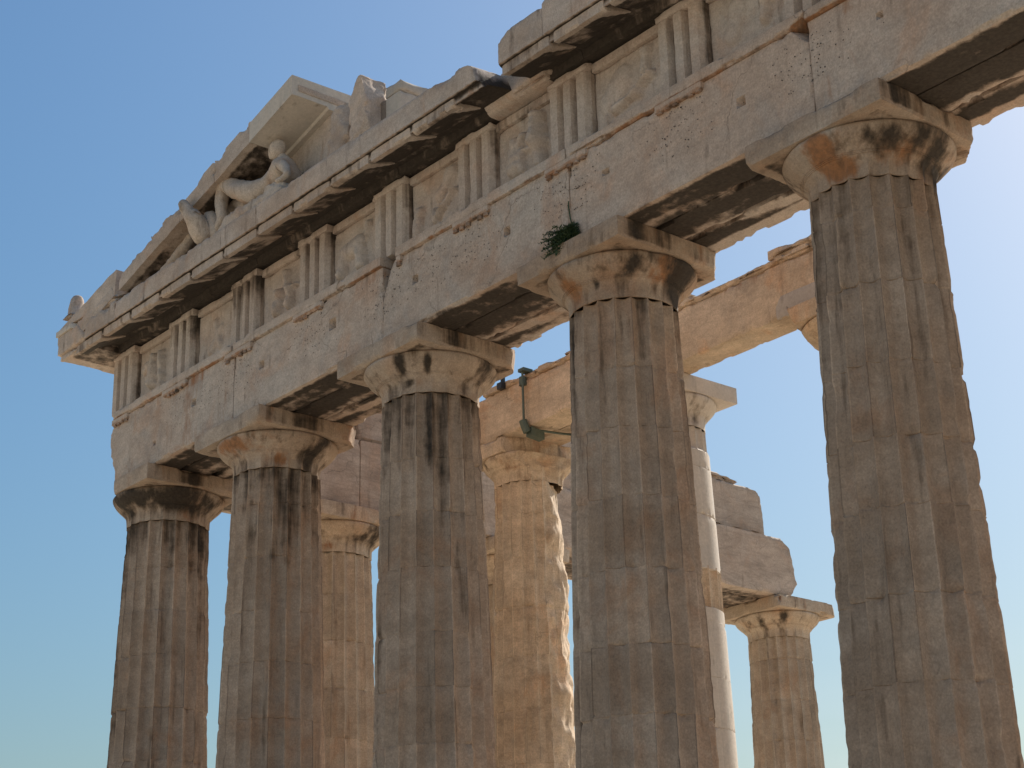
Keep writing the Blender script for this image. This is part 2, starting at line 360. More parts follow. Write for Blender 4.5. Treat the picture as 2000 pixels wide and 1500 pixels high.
    m = len(zz); idx = np.arange(m*nth2).reshape(m, nth2); a = idx[:-1]; b = idx[1:]; a2 = np.roll(a, -1, 1); b2 = np.roll(b, -1, 1)
    F = np.stack([a.ravel(), a2.ravel(), b2.ravel(), b.ravel()], 1)
    s = .20+(n1-.5)*.75; q = .22+(n2-.5)*.5
    for (az, zf, wd, hh, stg) in blobs:
        s = s + stg*np.exp(-(wrapd(T, math.radians(az))/wd)**2-((zz[I]/cap_h-zf)*cap_h/hh)**2)
    for (az, zf, wd, hh, stg) in rustb:
        q = q + stg*np.exp(-(wrapd(T, math.radians(az))/wd)**2-((zz[I]/cap_h-zf)*cap_h/hh)**2)
    cap = link('capital', V, F, mat_c, root, s, q, coltone*.5, smooth=40)
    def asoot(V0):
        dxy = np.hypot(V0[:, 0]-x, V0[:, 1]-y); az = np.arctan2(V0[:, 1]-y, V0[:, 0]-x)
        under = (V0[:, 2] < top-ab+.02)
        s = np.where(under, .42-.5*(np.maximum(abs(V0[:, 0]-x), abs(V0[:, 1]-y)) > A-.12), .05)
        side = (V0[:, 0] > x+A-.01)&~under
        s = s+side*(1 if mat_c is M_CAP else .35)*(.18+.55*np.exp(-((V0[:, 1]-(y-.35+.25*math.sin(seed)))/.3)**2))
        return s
    def arust(V0):
        side = (V0[:, 0] > x+A-.01); return .14+side*(.12+.28*np.sin(V0[:, 1]*8+seed))
    block('abacus', (x-A, x+A, y-A, y+A, top-ab, top-.003), abmat or mat_c, cap, res=.06, chip=chipA, rough=.002, thr=.54, seed=seed, cuts=abcuts, soot=asoot if mat_c is not M_NEW else 0, rust=arust if mat_c is not M_NEW else 0, w=.06, tone=coltone*.5)
    return root
S = 4.296; CX = [0, 3.68, 3.68+S, 3.68+2*S, 3.68+3*S, 3.68+4*S, 3.68+5*S, 2*3.68+5*S]
G1 = 'columns along the front of the temple'
# camera azimuth from a facade column is about -45..-55 deg; right silhouette about +45, left about -135
column(CX[0], 0, 0, H, .974, .755, 'corner column of the front, farthest left, with a black crusted capital', G1, M_COL, M_CAP, 1, topsoot=.58,
       blobs=[(-75, .75, .9, .16, .85), (-20, .75, .25, .2, .6), (20, .6, .4, .25, .6), (-95, .35, .5, .12, .5)], edge=[(-118, .22, .55, 1, 10), (35, .2, .3, 7, 10)], rustb=[(0, .3, .3, .2, .6)],
       abcuts=[((-.62, -.62, 10.3), (-1, -1, -.25), .06)], capcuts=[], coltone=-.02)
column(CX[1], 0, 0, H, .953, .7405, 'second column of the front from the left, orange stained capital and black crust below its right side', G1, M_COL, M_CAP, 2, topsoot=.42,
       blobs=[(10, .3, .25, .22, .9), (20, .9, .15, .2, .7)], rustb=[(-75, .75, .4, .15, .8), (-30, .2, .3, .12, .8), (-100, .8, .3, .1, .5)], edge=[(-15, .12, .45, 7.6, 10), (30, .2, .3, 8, 10)],
       abcuts=[((CX[1]+.90, .92, 10.2), (1, 1, -.3), .04), ((CX[1]+1.0, -.98, 10.2), (1, -1, -1.6), .04)])
column(CX[2], 0, 0, H, .953, .7405, 'third column of the front, two dark marks on its echinus and black streaked flutes', G1, M_COL, M_CAP, 3, topsoot=.42,
       blobs=[(-66, .75, .09, .12, 1.0), (-40, .7, .06, .13, 1.1), (-62, .3, .1, .04, .9), (25, .75, .25, .2, .6)], edge=[(-40, .10, .5, 8.2, 10), (-25, .1, .45, 7, 9.6), (-112, .13, .5, 3, 9.9), (-2, .1, .35, 6, 9)],
       abcuts=[((CX[2]+.88, .93, 10.25), (1, 1, -.2), .03)], neckfl=.5)
column(CX[3], 0, 0, H, .953, .7405, 'fourth column of the front, below the green shrub, black stain down the right of its capital', G1, M_COL, M_CAP, 4, topsoot=.28,
       blobs=[(-35, .75, .1, .15, .7), (15, .7, .25, .3, .95), (25, .2, .3, .15, .8), (-70, .4, .06, .06, .6), (-10, .25, .1, .1, .7)], rustb=[(-2, .7, .3, .2, .9), (-100, .5, .2, .3, .7)], edge=[(-120, .12, .6, 2, 10), (-113, .05, .3, 5, 10), (28, .15, .3, 8, 10)],
       abcuts=[((CX[3]+.90, .90, 10.25), (1, 1, -.1), .04), ((CX[3]+.99, -.99, 10.15), (1, -1, -1.5), .05)], neckfl=.15)
c5 = column(CX[4], 0, 0, H, .953, .7405, 'fifth and nearest column of the front, at the right, with a broad orange stain on its capital', G1, M_COL, M_CAP, 5, topsoot=.32,
       blobs=[(-35, .7, .14, .18, .6), (-52, .7, .1, .12, .4), (-12, .75, .16, .2, .6), (5, .6, .14, .22, .7), (25, .3, .35, .2, .8)], rustb=[(-88, .6, .22, .25, 1.1), (-30, .5, .5, .15, .45), (-75, .2, .3, .12, .8)], edge=[(8, .1, .4, 8, 10), (-130, .12, .4, 6, 10)],
       abcuts=[((CX[4]+.86, .82, 10.25), (1, 1, -.15), .05), ((CX[4]-.99, -.99, 10.15), (-1, -1, -1.3), .03)], neckfl=1.0, coltone=-.10)
def dup(root, loc, label, group=None):
    r = root.copy(); COL.objects.link(r); r.location = loc; r['label'] = label
    if group: r['group'] = group
    for ch in root.children:
        c = ch.copy(); COL.objects.link(c); c.parent = r
        for g_ in ch.children:
            d = g_.copy(); COL.objects.link(d); d.parent = c
    return r
for i, nm in ((5, 'sixth'), (6, 'seventh'), (7, 'last')):
    dup(c5, (CX[i], 0, 0), nm+' column of the front, past the right edge of the photo')

G2 = 'columns along the left flank of the temple'
f2 = column(0, 3.68, 0, H, .953, .7405, 'flank column seen between the second and third front columns', G2, M_COL2, M_COL2, 12, topsoot=.1, edge=[], blobs=[(30, .8, .3, .2, .6)], rustb=[(-40, .2, .3, .1, .6), (-80, .2, .3, .1, .6)], coltone=.02, neckfl=.5)
dup(f2, (0, 7.976, 0), 'flank column mostly hidden behind the third front column, a sliver showing at its right')
dup(f2, (0, 12.272, 0), 'flank column hidden behind the fourth front column')
column(0, 16.568, 0, H, .953, .7405, 'small far column with wide capital carrying the broken end of the flank beam', G2, M_COL2, M_COL2, 15, topsoot=.1, blobs=[(-40, .75, .1, .12, 1.0), (-75, .6, .1, .1, .4)], coltone=-.12,
       abcuts=[((.92, 17.55, 10.3), (1, 1, .2), .04)], chipA=.05)

G3 = 'columns of the inner porch'
ZP = 10.93
def p1disp(T, Z, R, Rr, prof, n1, n2):
    C = np.stack([np.cos(T)*R, np.sin(T)*R, Z], 1)
    big = np.abs(fbm(C*np.array([1, 1, .7]), 1.9, 77, 3)-.5)*2; lay = fbm(C*np.array([.8, .8, 1.2]), 1.6, 78, 3)
    dmg = sstep(math.radians(-22), math.radians(-6), T-6.2832*(T > 3.1416)+(lay-.5)*.5)*(1-sstep(2.0, 2.6, np.where(T > 4, 0, T)))
    k = np.clip(dmg*1.6+(n1-.5)*2.6-.1, 0, 1)
    rough = R-.05-.16*big*dmg-.06*(n2-.5)-.035*np.clip((lay-.5)*6, -1, 1)*dmg
    g = np.clip((n1-.52)*6, 0, 1)*.4
    return (Rr*(1-g)+(R-.05)*g)*(1-k)+rough*k
column(4.40, 5.0, .70, ZP, .82, .635, 'honey coloured inner column with its right side broken away, under the green brace', G3, M_WARM, M_WARM, 21, A=.86, ab=.30, caph=.80,
       topsoot=.0, shaftdisp=p1disp, abcuts=[((4.75, 4.35, 10.8), (1, -.35, 0), .05), ((4.9, 5, 10.8), (1, 0, 0), .06)], capcuts=[((4.98, 5, 10.5), (1, -.15, -.1), .08)], chipA=.06, rustb=[(-60, .5, .3, .2, .3)])
def core(parent):
    th = np.arange(160)/160*2*math.pi; zs = np.linspace(7.0, 7.7, 12); T, Z = np.meshgrid(th, zs); T = T.ravel(); Z = Z.ravel()
    r = .735-.05*(1-(2*((T*NF/6.2832) % 1)-1)**2); V = np.stack([8.06+r*np.cos(T), 5+r*np.sin(T), Z], 1)
    idx = np.arange(12*160).reshape(12, 160); a = idx[:-1]; b = idx[1:]
    F = np.stack([a.ravel(), np.roll(a, -1, 1).ravel(), np.roll(b, -1, 1).ravel(), b.ravel()], 1); link('old_drum', V, F, M_WARM, parent, tone=0)
def p2fl(T, Z): return sstep(9.75, 9.78, Z)
def p2disp(T, Z, R, Rr, prof, n1, n2):
    gap = sstep(7.05, 7.07, Z)*(1-sstep(7.62, 7.64, Z)) * np.exp(-(wrapd(T, math.radians(10))/.9)**4)
    return Rr + .028*(Z < 9.76) - gap*(.10+.05*n1)
pc2 = column(8.06, 5.0, .70, ZP, .82, .635, 'smooth pale restored column without fluting, behind the fourth front column', G3, M_NEW, M_NEW, 22, A=.86, ab=.30, caph=.80, topsoot=0, fluted=p2fl, shaftdisp=p2disp, chipA=.0, neckfl=0)
core(pc2)
column(12.46, 5.0, .70, ZP, .82, .635, 'honey coloured inner column with a broken capital, behind the fifth front column', G3, M_WARM, M_WARM, 23, A=1.02, ab=.30, caph=.80, topsoot=0,
       abcuts=[((11.66, 4.3, 10.8), (-1, -.5, -.5), .06), ((13.1, 5, 10.8), (1, .25, 0), .03)], capcuts=[((11.68, 5, 10.8), (-1, -.2, .2), .06)], chipA=.06)

# ------------------------------------------------------------------ front architrave
ZT = 11.69; ZF = 11.86
arch = empty('architrave', (0, 0, H), 'long plain marble beam resting on the front columns, pitted with small holes', 'architrave')
XB = [-.90]+CX[1:7]+[29.74]
TRI = [-.44, 1.70, 3.84, 5.96, 8.07, 10.17, 12.25, 14.43, 16.57, 18.71, 20.86, 23.0, 25.16, 27.2, 29.3]
holes = [(10.95, 11.12, .05), (15.45, 11.15, .05), (13.0, 11.2, .035), (8.8, 11.2, .05), (6.62, 11.22, .065), (4.55, 11.2, .05), (2.35, 11.2, .05), (17.62, 11.25, .035), (1.0, 10.8, .03)]
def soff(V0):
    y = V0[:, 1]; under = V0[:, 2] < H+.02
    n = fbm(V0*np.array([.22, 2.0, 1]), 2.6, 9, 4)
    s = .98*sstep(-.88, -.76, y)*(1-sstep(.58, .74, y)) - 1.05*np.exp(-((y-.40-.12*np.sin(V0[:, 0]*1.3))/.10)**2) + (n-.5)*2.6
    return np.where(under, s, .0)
for i in range(7):
    x0, x1 = XB[i]+.004, XB[i+1]-.004
    def disp(V0, V, i=i):
        V = V.copy()
        front = V0[:, 1] < -.895
        for hx, hz_, hr in holes:
            k = front & (np.abs(V0[:, 0]-hx) < hr) & (np.abs(V0[:, 2]-hz_) < hr); V[k, 1] += .12
        return V
    cuts = []
    if i == 0: cuts = [((-.50, -.9, 10.6), (-1, -.9, -.3), .16), ((-.68, -.9, 11), (-1, -.8, .05), .14), ((-.62, -.9, 11.55), (-1, -.7, .4), .10)]
    if i == 2: cuts = [((CX[2]+.02, -.9, 11.12), (-1, -.15, .48), .03)]
    if i == 3: cuts = [((CX[3]+.20, -.9, 10.50), (-1, -.9, -.55), .03), ((CX[4]-.02, -.9, 11.42), (1, -.5, .8), .03)]
    cuts_m = []
    blk = block('architrave_block', (x0, x1, -.90, -.315, H, ZT if i != 2 else ZT), M_ARCH, arch, res=.05 if i < 5 else .2, chip=.035, seed=40+i, cuts=cuts, soot=soff, disp=disp, thr=.55, w=.05, rough=.005,
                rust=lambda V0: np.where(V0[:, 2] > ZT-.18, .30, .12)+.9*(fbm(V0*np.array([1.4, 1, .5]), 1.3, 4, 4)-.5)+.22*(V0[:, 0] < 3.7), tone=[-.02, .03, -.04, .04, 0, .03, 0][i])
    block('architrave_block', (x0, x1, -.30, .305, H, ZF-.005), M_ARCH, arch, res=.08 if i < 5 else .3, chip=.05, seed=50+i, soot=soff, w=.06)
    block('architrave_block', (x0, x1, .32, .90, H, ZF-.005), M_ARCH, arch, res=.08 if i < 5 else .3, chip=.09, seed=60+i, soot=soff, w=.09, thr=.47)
    tx0 = x0+(.38 if i == 2 else 0)
    block('taenia', (tx0 if i else -.55, x1, -.955, -.45, ZT+.001, ZF-.003), M_ARCH, blk, res=.045, chip=.045, seed=70+i, thr=.56, w=.05,
          cuts=[((-.6, -.95, 11.8), (-1, -1, 0), .1)] if i == 0 else ([((CX[4]-.22, -.93, 11.7), (.6, -.4, -1), .04)] if i == 3 else []),
          rust=lambda V0: np.where(V0[:, 2] < ZT+.03, .62+(fbm(V0, 1.5, 8, 2)-.5)*1.6, .12), soot=lambda V0: np.where(V0[:, 2] < ZT+.03, .25, 0.))
    for j, tx in enumerate(TRI):
        if x0 <= tx < x1:
            a = max(tx-.4225, -.6)
            if i == 2 and tx-.4 < CX[2]+.38: a = CX[2]+.40
            V, F = gridbox(a, tx+.42, -.956, -.897, 11.585, 11.6885, .04)
            V = weather(V, (a, -.956, 11.585), (tx+.42, -.80, 11.80), .03, .04, .001, 90+j, .54)
            VV = [V]; FF = [F]; n0 = len(V); rnd = random.Random(j)
            for g_ in range(6):
                if rnd.random() < .25: continue
                gx = tx-.35+g_*.14
                if gx < a+.04: continue
                r = .045; hgt = rnd.uniform(.02, .055); k = 10
                ring = [(gx+r*(1+.15*e)*math.cos(q/k*6.2832), -.926+r*.6*math.sin(q/k*6.2832), 11.588-e*hgt) for e in (0, 1) for q in range(k)]
                VV.append(np.array(ring)); FF2 = [[n0+q, n0+(q+1) % k, n0+k+(q+1) % k, n0+k+q] for q in range(k)]+[[n0+k+q for q in range(k)]]
                FF.append(FF2); n0 += 2*k
            Fs = [list(q) for fb in FF for q in fb]; Vs = np.concatenate(VV)
            link('regula', Vs, Fs, M_ARCH, blk, np.where(Vs[:, 2] < 11.60, .40, 0.), np.where(Vs[:, 2] < 11.62, .65, .1), 0)
# flat dark discs painting the shade inside the pin holes of the lost letters
rnd = random.Random(5)
for i, (tx, n) in enumerate(((1.75, 30), (3.0, 26), (3.9, 44), (6.1, 60), (8.0, 70), (9.2, 50), (10.2, 46), (12.3, 60), (14.35, 66), (16.4, 44), (16.9, 30), (12.0, 24))):
    VV = []; FF = []
    for k in range(n):
        row = rnd.randrange(7); hx = tx+rnd.gauss(0, .32)+.0; hz_ = 11.50-row*.10+rnd.uniform(-.03, .03); r = rnd.uniform(.006, .011)
        b0 = len(VV)
        for q in range(6): VV.append((hx+r*math.cos(q*1.047), -.9085, hz_+r*math.sin(q*1.047)))
        FF.append([b0+5-q for q in range(6)][::-1])
    o = link('pin_hole_discs', VV, FF, M_HOLE, arch, smooth=0)

# ------------------------------------------------------------------ frieze
frz = empty('frieze', (0, 0, ZF), 'carved band of triglyphs and worn relief panels above the plain beam', 'frieze')
def triprof():
    W = .845; x = -W/2; p = [(x, -.78), (x+.07, -.862)]; x += .07
    for k in range(3):
        x2 = x+.145; p.append((x2, -.862))
        if k < 2: p += [(x2+.045, -.742), (x2+.09, -.742), (x2+.135, -.862)]; x = x2+.135
        else: x = x2
    p += [(W/2, -.78), (W/2, -.55), (-W/2, -.55)]; return p
TP = triprof()
for j, tx in enumerate(TRI):
    dk = {1: .38, 2: .5, 3: .38, 4: .2}.get(j, .05)
    far = j > 9
    t_ = sweep('triglyph', [(a+tx, b) for a, b in TP], ZF, 12.945, M_FRZ, frz, res=.05 if not far else .2, chip=.006, seed=100+j, axis='z', rough=.002, thr=.5, smooth=22,
               soot=lambda V0, dk=dk, tx=tx: dk*sstep(12.2, 12.95, V0[:, 0])+.14*((V0[:, 2] > -.82))+.3*(V0[:, 1] > tx+.36), tone=.02)  # darker towards the top, in the grooves and along the right side
    block('triglyph_cap', (tx-.43, tx+.43, -.872, -.5, 12.947, 13.07), M_FRZ, t_, res=.05 if not far else .2, chip=.025, seed=120+j, soot=dk*.7, thr=.5, w=.05)
REL = {0: [(.18, .62, .40, .70, .10, .07), (.40, .30, .42, .62, .12, .08), (.42, .66, .46, .80, .08, .08), (.70, .15, .66, .75, .09, .07)],
       1: [(.35, .25, .6, .6, .10, .03), (.6, .3, .45, .75, .08, .03)],
       2: [(.40, .22, .44, .55, .10, .09), (.70, .2, .72, .52, .09, .09), (.66, .55, .60, .85, .07, .07), (.7, .5, .85, .56, .05, .06)],
       3: [(.28, .55, .6, .60, .17, .07), (.6, .6, .66, .2, .13, .08), (.25, .5, .22, .2, .12, .08), (.75, .6, .80, .85, .06, .07)],
       4: [(.15, .15, .18, .5, .11, .07), (.55, .25, .85, .55, .05, .07), (.62, .55, .82, .9, .13, .06), (.5, .2, .5, .4, .06, .06)],
       5: [(.30, .30, .35, .62, .15, .08), (.42, .62, .50, .72, .08, .09), (.45, .2, .44, .5, .07, .06), (.78, .45, .76, .88, .13, .13), (.78, .12, .78, .42, .10, .10), (.45, .5, .72, .45, .05, .05)],
       6: [(.25, .45, .42, .72, .20, .045), (.30, .3, .65, .35, .08, .06), (.6, .35, .85, .52, .06, .08), (.75, .60, .78, .92, .08, .06), (.2, .05, .2, .3, .04, .04)],
       7: [(.75, .35, .8, .95, .09, .07), (.85, .6, .95, .9, .08, .06), (.3, .4, .4, .7, .15, .04)]}
for j in range(len(TRI)-1):
    a, b = TRI[j]+.424, TRI[j+1]-.424
    caps = REL.get(j, REL[6])
    def disp(V0, V, a=a, b=b, caps=caps, j=j):
        V = V.copy(); fr = V0[:, 1] < -.70
        u = (V0[:, 0]-a)/(b-a); v = (V0[:, 2]-ZF)/(12.86-ZF); hgt = np.zeros(len(V0))
        wob = (fbm(V0, 5, 200+j, 3)-.5)*.10
        for (x1, z1, x2, z2, r, h_) in caps:
            dx, dz = x2-x1, z2-z1; t = np.clip(((u-x1)*dx+(v-z1)*dz)/(dx*dx+dz*dz+1e-9), 0, 1)
            d = np.hypot((u-x1-t*dx)*(b-a), v-z1-t*dz)+wob
            hgt = np.maximum(hgt, h_*1.7*np.sqrt(np.clip(1-(d/r)**2, 0, 1)))
        hgt *= .55+.9*fbm(V0, 7, 230+j, 3); hgt += (fbm(V0, 3.0, 220+j, 3)-.5)*.045
        V[fr, 1] -= (hgt*np.clip(np.minimum(np.minimum(u, 1-u), np.minimum(v, 1-v))*14, 0, 1))[fr]; return V
    far = j > 8
    mt = block('metope', (a, b, -.715, -.45, ZF, 12.90), M_FRZ, frz, res=.028 if not far else .2, chip=.01, seed=140+j, disp=disp, soot=lambda V0: .12*sstep(12.6, 12.9, V0[:, 2])+.22*(fbm(V0, 2.2, 60, 3)-.42), rust=lambda V0: .18+.5*(fbm(V0, 2.6, 61, 3)-.5), tone=[.0, .06, .05, .0, .03, -.05, .03, .0][j % 8], smooth=60)
    block('metope_crown', (a, b, -.765, -.45, 12.903, 13.045), M_FRZ, mt, res=.06, chip=.012, seed=160+j, rust=.3, soot=.12 if j != 5 else .3, w=.04, thr=.56)
block('frieze_backing', (-.74, 29.5, -.44, .85, ZF+.002, 13.06), M_WALL, frz, res=.4, chip=.01)
block('frieze_backing', (-.87, -.46, -.40, .88, ZF+.002, 13.06), M_WALL, frz, res=.1, chip=.03)

# ------------------------------------------------------------------ horizontal cornice
GP = [(-.80, 13.085), (-.90, 13.085), (-.93, 13.20), (-1.50, 13.115), (-1.53, 13.065), (-1.585, 13.055), (-1.585, 13.155), (-1.55, 13.16), (-1.655, 13.165), (-1.655, 13.52), (-1.63, 13.56), (-.2, 13.58), (-.2, 13.085)]
def gsoot_shade(V0):
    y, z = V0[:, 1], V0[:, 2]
    s = np.where((z < 13.25) & (y > -1.54), 1.0, .02); s = np.where((z > 13.14) & (z < 13.18) & (y < -1.54) & (y > -1.65), 1.0, s)  # crusted soffit, then the recess shadow of the slot painted in under the fascia
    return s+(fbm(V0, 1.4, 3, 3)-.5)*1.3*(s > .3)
def mutule(xc, parent, seed, wd=.78):
    pr = [(-1.08, 13.178), (-1.48, 13.12), (-1.50, 13.150), (-1.605, 13.150), (-1.605, 13.000), (-1.53, 12.998), (-1.08, 13.168)]
    sweep('mutule', pr, xc-wd/2, xc+wd/2, M_GEI, parent, res=.04, chip=.05, seed=seed, thr=.48, chipsel=lambda V0: np.where(V0[:, 2] < 13.04, 1., .1), soot=lambda V0: np.where(V0[:, 1] > -1.50, .85, .12)+(xc+wd/2-V0[:, 0] < .20*np.clip(1-(V0[:, 1]+1.55)/.5, .08, 1))*-1.3+(fbm(V0, 1.1, seed % 50, 2)-.5)*1.3, rust=.3)  # crusted underside; pale wedge at the right end paints that face as lit by bounce
MUT = []
for j in range(len(TRI)-1): MUT += [TRI[j], (TRI[j]+TRI[j+1])/2]
def cornice(rootname, label, bounds, cutmap, seed, tops=None):
    g_ = empty(rootname, (bounds[0], -1, 13.08), label, 'cornice')
    for i in range(len(bounds)-1):
        x0, x1 = bounds[i]+.004, bounds[i+1]-.004
        dz = (tops or {}).get(i, 0)
        prof = [(y_, z_+(dz if z_ > 13.4 else 0)) for y_, z_ in GP]
        far = x0 > 21
        b = sweep('cornice_block', prof, x0, x1, M_GEI, g_, res=.05 if not far else .2, chip=.045, chipsel=lambda V0: np.where(V0[:, 2] > 13.4, 1., .25), seed=seed+i, cuts=cutmap.get(i, ()), soot=gsoot_shade, rust=lambda V0: .12+.35*((V0[:, 2] < 13.2) & (V0[:, 1] < -1.5)), tone=random.Random(seed+i).uniform(-.07, .07), rough=.006, thr=.53)
        for k, mxc in enumerate(MUT):
            if x0 <= mxc < x1 and mxc < 24 and not (10.9 < mxc < 11.75): mutule(mxc, b, seed*3+k*5+i, .985)
    return g_
cornice('cornice', 'long projecting cornice under the gable sculptures, from the left corner to its rounded broken end', [-.55, .62, 1.72, 2.80, 4.35, 5.45, 7.5, 8.42, 11.30],
        {0: [], 7: [((11.0, -1.6, 13.56), (1, -.1, 1.1), .02), ((11.2, -1.6, 13.3), (1, -.25, .35), .03), ((10.7, -1.5, 13.575), (.25, 0, 1), .015)],
         1: [((1.1, -1.6, 13.10), (0, -1, -.9), .07)]}, 180, {7: -.01, 6: .01})
rc = cornice('cornice', 'upper right broken cornice block run jutting against the sky', [11.70, 12.68, 14.6, 16.6, 18.8, 21, 24, 27.3, 30.4],
        {0: [((11.72, -1.62, 13.25), (-1, -.35, .0), .02), ((11.9, -1.6, 13.60), (-.55, -.3, 1), .03), ((11.75, -1.6, 13.15), (-1, -.5, -1.1), .03)]}, 260, {0: .08, 1: .15, 2: .1})
rc['category'] = 'cornice'
# corner block that turns round the left corner
cb = empty('corner_cornice_block', (-1.2, -1.2, 13.08), 'pale cornice block turning the left corner of the temple', 'cornice')
def cbsoot(V0): return np.where((V0[:, 2] < 13.2) & (V0[:, 1] > -1.55) & (V0[:, 0] > -1.3), .6, .02)
def slab(name, b, par, mat=M_GEI, **k): return block(name, b, mat, par, res=.05, **k)
slab('cornice_block', (-1.66, -.56, -1.655, .6, 13.17, 13.56), cb, chip=.03, seed=301, cuts=[((-.75, -1.62, 13.45), (1.0, -1.2, 1.0), .05)], soot=cbsoot, tone=.05)
slab('drip_edge', (-1.60, -.56, -1.60, .6, 13.06, 13.167), cb, chip=.05, seed=302, soot=cbsoot, thr=.5)
slab('crown_moulding', (-1.69, -.95, -1.69, .6, 13.563, 13.68), cb, mat=M_NEW, chip=.012, seed=303, cuts=[((-1.05, -1.65, 13.6), (1, -1, .4), .04)])

slab('weathered_block', (10.55, 12.05, -1.04, .2, 13.08, 13.60), None, chip=.06, seed=310, thr=.48, w=.12, cuts=[((10.75, -1, 13.5), (-.8, -.1, 1), .04), ((10.66, -1, 13.2), (-1, -.3, 0), .04), ((11.6, -1, 13.12), (0, -1, -.8), .02)], rough=.012, rust=.25)
tagit(bpy.data.objects['weathered_block'], 'rough low stone filling the gap between the two runs of cornice', 'stone block')

# ------------------------------------------------------------------ tympanum, raking cornice
SL = .255; Z0R = 13.53
ty = empty('tympanum_wall', (3, -.6, 13.56), 'plain upright slabs closing the gable behind the sculptures', 'wall')
tb = [.1, 1.3, 2.6, 3.9, 5.2, 6.35, 6.98]
for i in range(6):
    x0, x1 = tb[i]+.003, tb[i+1]-.003
    V, F = gridbox(x0, x1, -.80, -.45, 0, 1, .08); zt = Z0R+SL*V[:, 0]+.03
    if i == 5: zt = 15.16-.25*(V[:, 0]-6.35)**2*3
    V[:, 2] = 13.585+(zt-13.585)*V[:, 2]; V[:, 1] += (fbm(V, 3, i)-.5)*.02
    link('wall_slab', V, F, M_FRZ, ty, .15+.5*(fbm(V, 1.1, 3, 3)-.5)+.35*(V[:, 0] < 5), .3+.6*(fbm(V, 1.3, 9, 3)-.5), 0)
rk = empty('raking_cornice', (0, -1.2, 13.7), 'sloping cornice rising over the reclining statue to a clean cut pale end', 'raking cornice')
def rake(x0, x1, th_, mat, seed, chip, tone=0, cuts=(), soot=.5):
    pr = [(-1.635, 0), (-1.635, th_), (-.42, th_+.02), (-.42, .0), (-.78, .0), (-.80, -.03), (-.90, -.03), (-.93, .01), (-1.56, .01)]
    cc = [((c[0][0], c[0][1], c[0][2]-Z0R-SL*c[0][0]), c[1], c[2]) for c in cuts]
    V = sweep('raking_block', [(y_, z_+Z0R) for y_, z_ in pr], x0+.004, x1-.004, mat, rk, res=.05, chip=chip, seed=seed, shear=SL, tone=tone, cuts=cuts, rough=.004 if chip > .01 else .0005, thr=.46,
              soot=lambda V0: np.where((V0[:, 2] < Z0R+.05) & (V0[:, 1] > -1.5), soot+(fbm(V0, 1.2, 5, 2)-.5)*.8*(soot > 0), 0.), rust=.12, endround=.002, chipsel=lambda V0: np.where(V0[:, 2] > Z0R+.2, 1.5, .12))
    return V
rake(-1.0, .72, .34, M_GEI, 321, .05, cuts=[((.35, -1.6, 13.9), (.9, -.4, .6), .08)])
rake(.72, 2.87, .38, M_GEI, 322, .06, cuts=[((.9, -1.6, 13.9), (-.7, -.3, 1), .04)])
rake(2.87, 4.03, .42, M_GEI, 323, .08, cuts=[((3.4, -1.6, 13.93), (-.15, -.3, 1), .05)])
rake(4.03, 5.15, .42, M_GEI, 324, .07, tone=-.05, soot=.45)
e_ = rake(5.15, 6.45, .37, M_NEW, 325, .001, soot=0)
block('end_panel', (6.449, 6.462, -1.52, -.55, 15.27, 15.40), M_GEI, e_, res=.03, chip=.008, seed=9, rough=.003)
# ------------------------------------------------------------------ stones on the cornice
def stone(name, label, cat, b, seed, cuts=(), mat=M_GEI, chip=.08, **k):
    root = block(name, b, mat, None, res=.035, chip=chip, seed=seed, cuts=cuts, thr=.42, w=.15, rough=k.pop('rough', .02), **k); tagit(root, label, cat); return root
stone('weathered_block', 'tall pointed broken sculpture fragment left of the square new block', 'stone fragment', (7.58, 8.15, -1.35, -.85, 13.57, 14.92), 331,
      cuts=[((7.75, -1.35, 14.68), (-1, -.4, .75), .05), ((8.1, -1.3, 14.55), (1, -.1, .35), .04), ((8.03, -1.36, 14.1), (.4, -1, -.5), .04)], tone=.12)
stone('weathered_block', 'low lumpy broken stone beside the end of the gable wall', 'stone fragment', (7.0, 7.55, -1.3, -.7, 13.57, 14.72), 332,
      cuts=[((7.15, -1.3, 14.6), (-.5, -.5, 1), .07), ((7.5, -1.3, 14.2), (.5, -1, .3), .06)], tone=-.05)
stone('weathered_block', 'narrow dark stone between the pointed fragment and the square new block', 'stone fragment', (8.06, 8.26, -1.05, -.6, 13.57, 14.45), 333, mat=M_GEI, chip=.03, tone=-.5)
sq = block('marble_block', (8.27, 8.66, -1.06, -.42, 13.57, 14.43), M_NEW, None, res=.04, chip=.012, seed=334, tone=-.12); tagit(sq, 'square cut pale new block standing upright on the cornice, cracked across', 'stone block')
block('block_top', (8.268, 8.662, -1.062, -.418, 14.435, 14.645), M_NEW, sq, res=.04, chip=.015, seed=335, tone=-.2)
# corner ornament stump
V, F = gridbox(-1.68, .55, -1.63, -.42, 0, 1, .06); zt = 13.70+.215*(V[:, 0]+1.68)+.02; V[:, 2] = np.where(V[:, 2] > .99, zt, 13.686+(zt-13.686)*V[:, 2])
V = V+(np.stack([fbm(V, 3, 5), fbm(V, 3, 6), fbm(V, 3, 7)], 1)-.5)*.05
link('raking_block', V, F, M_GEI, rk, np.zeros(len(V)), None, .03)
stone('weathered_block', 'rounded broken lump at the foot of the raking cornice', 'stone fragment', (-.45, .62, -1.64, -1.1, 13.565, 13.80), 342, cuts=[((.2, -1.64, 13.7), (.3, -.5, 1), .04)], chip=.06, rough=.012)

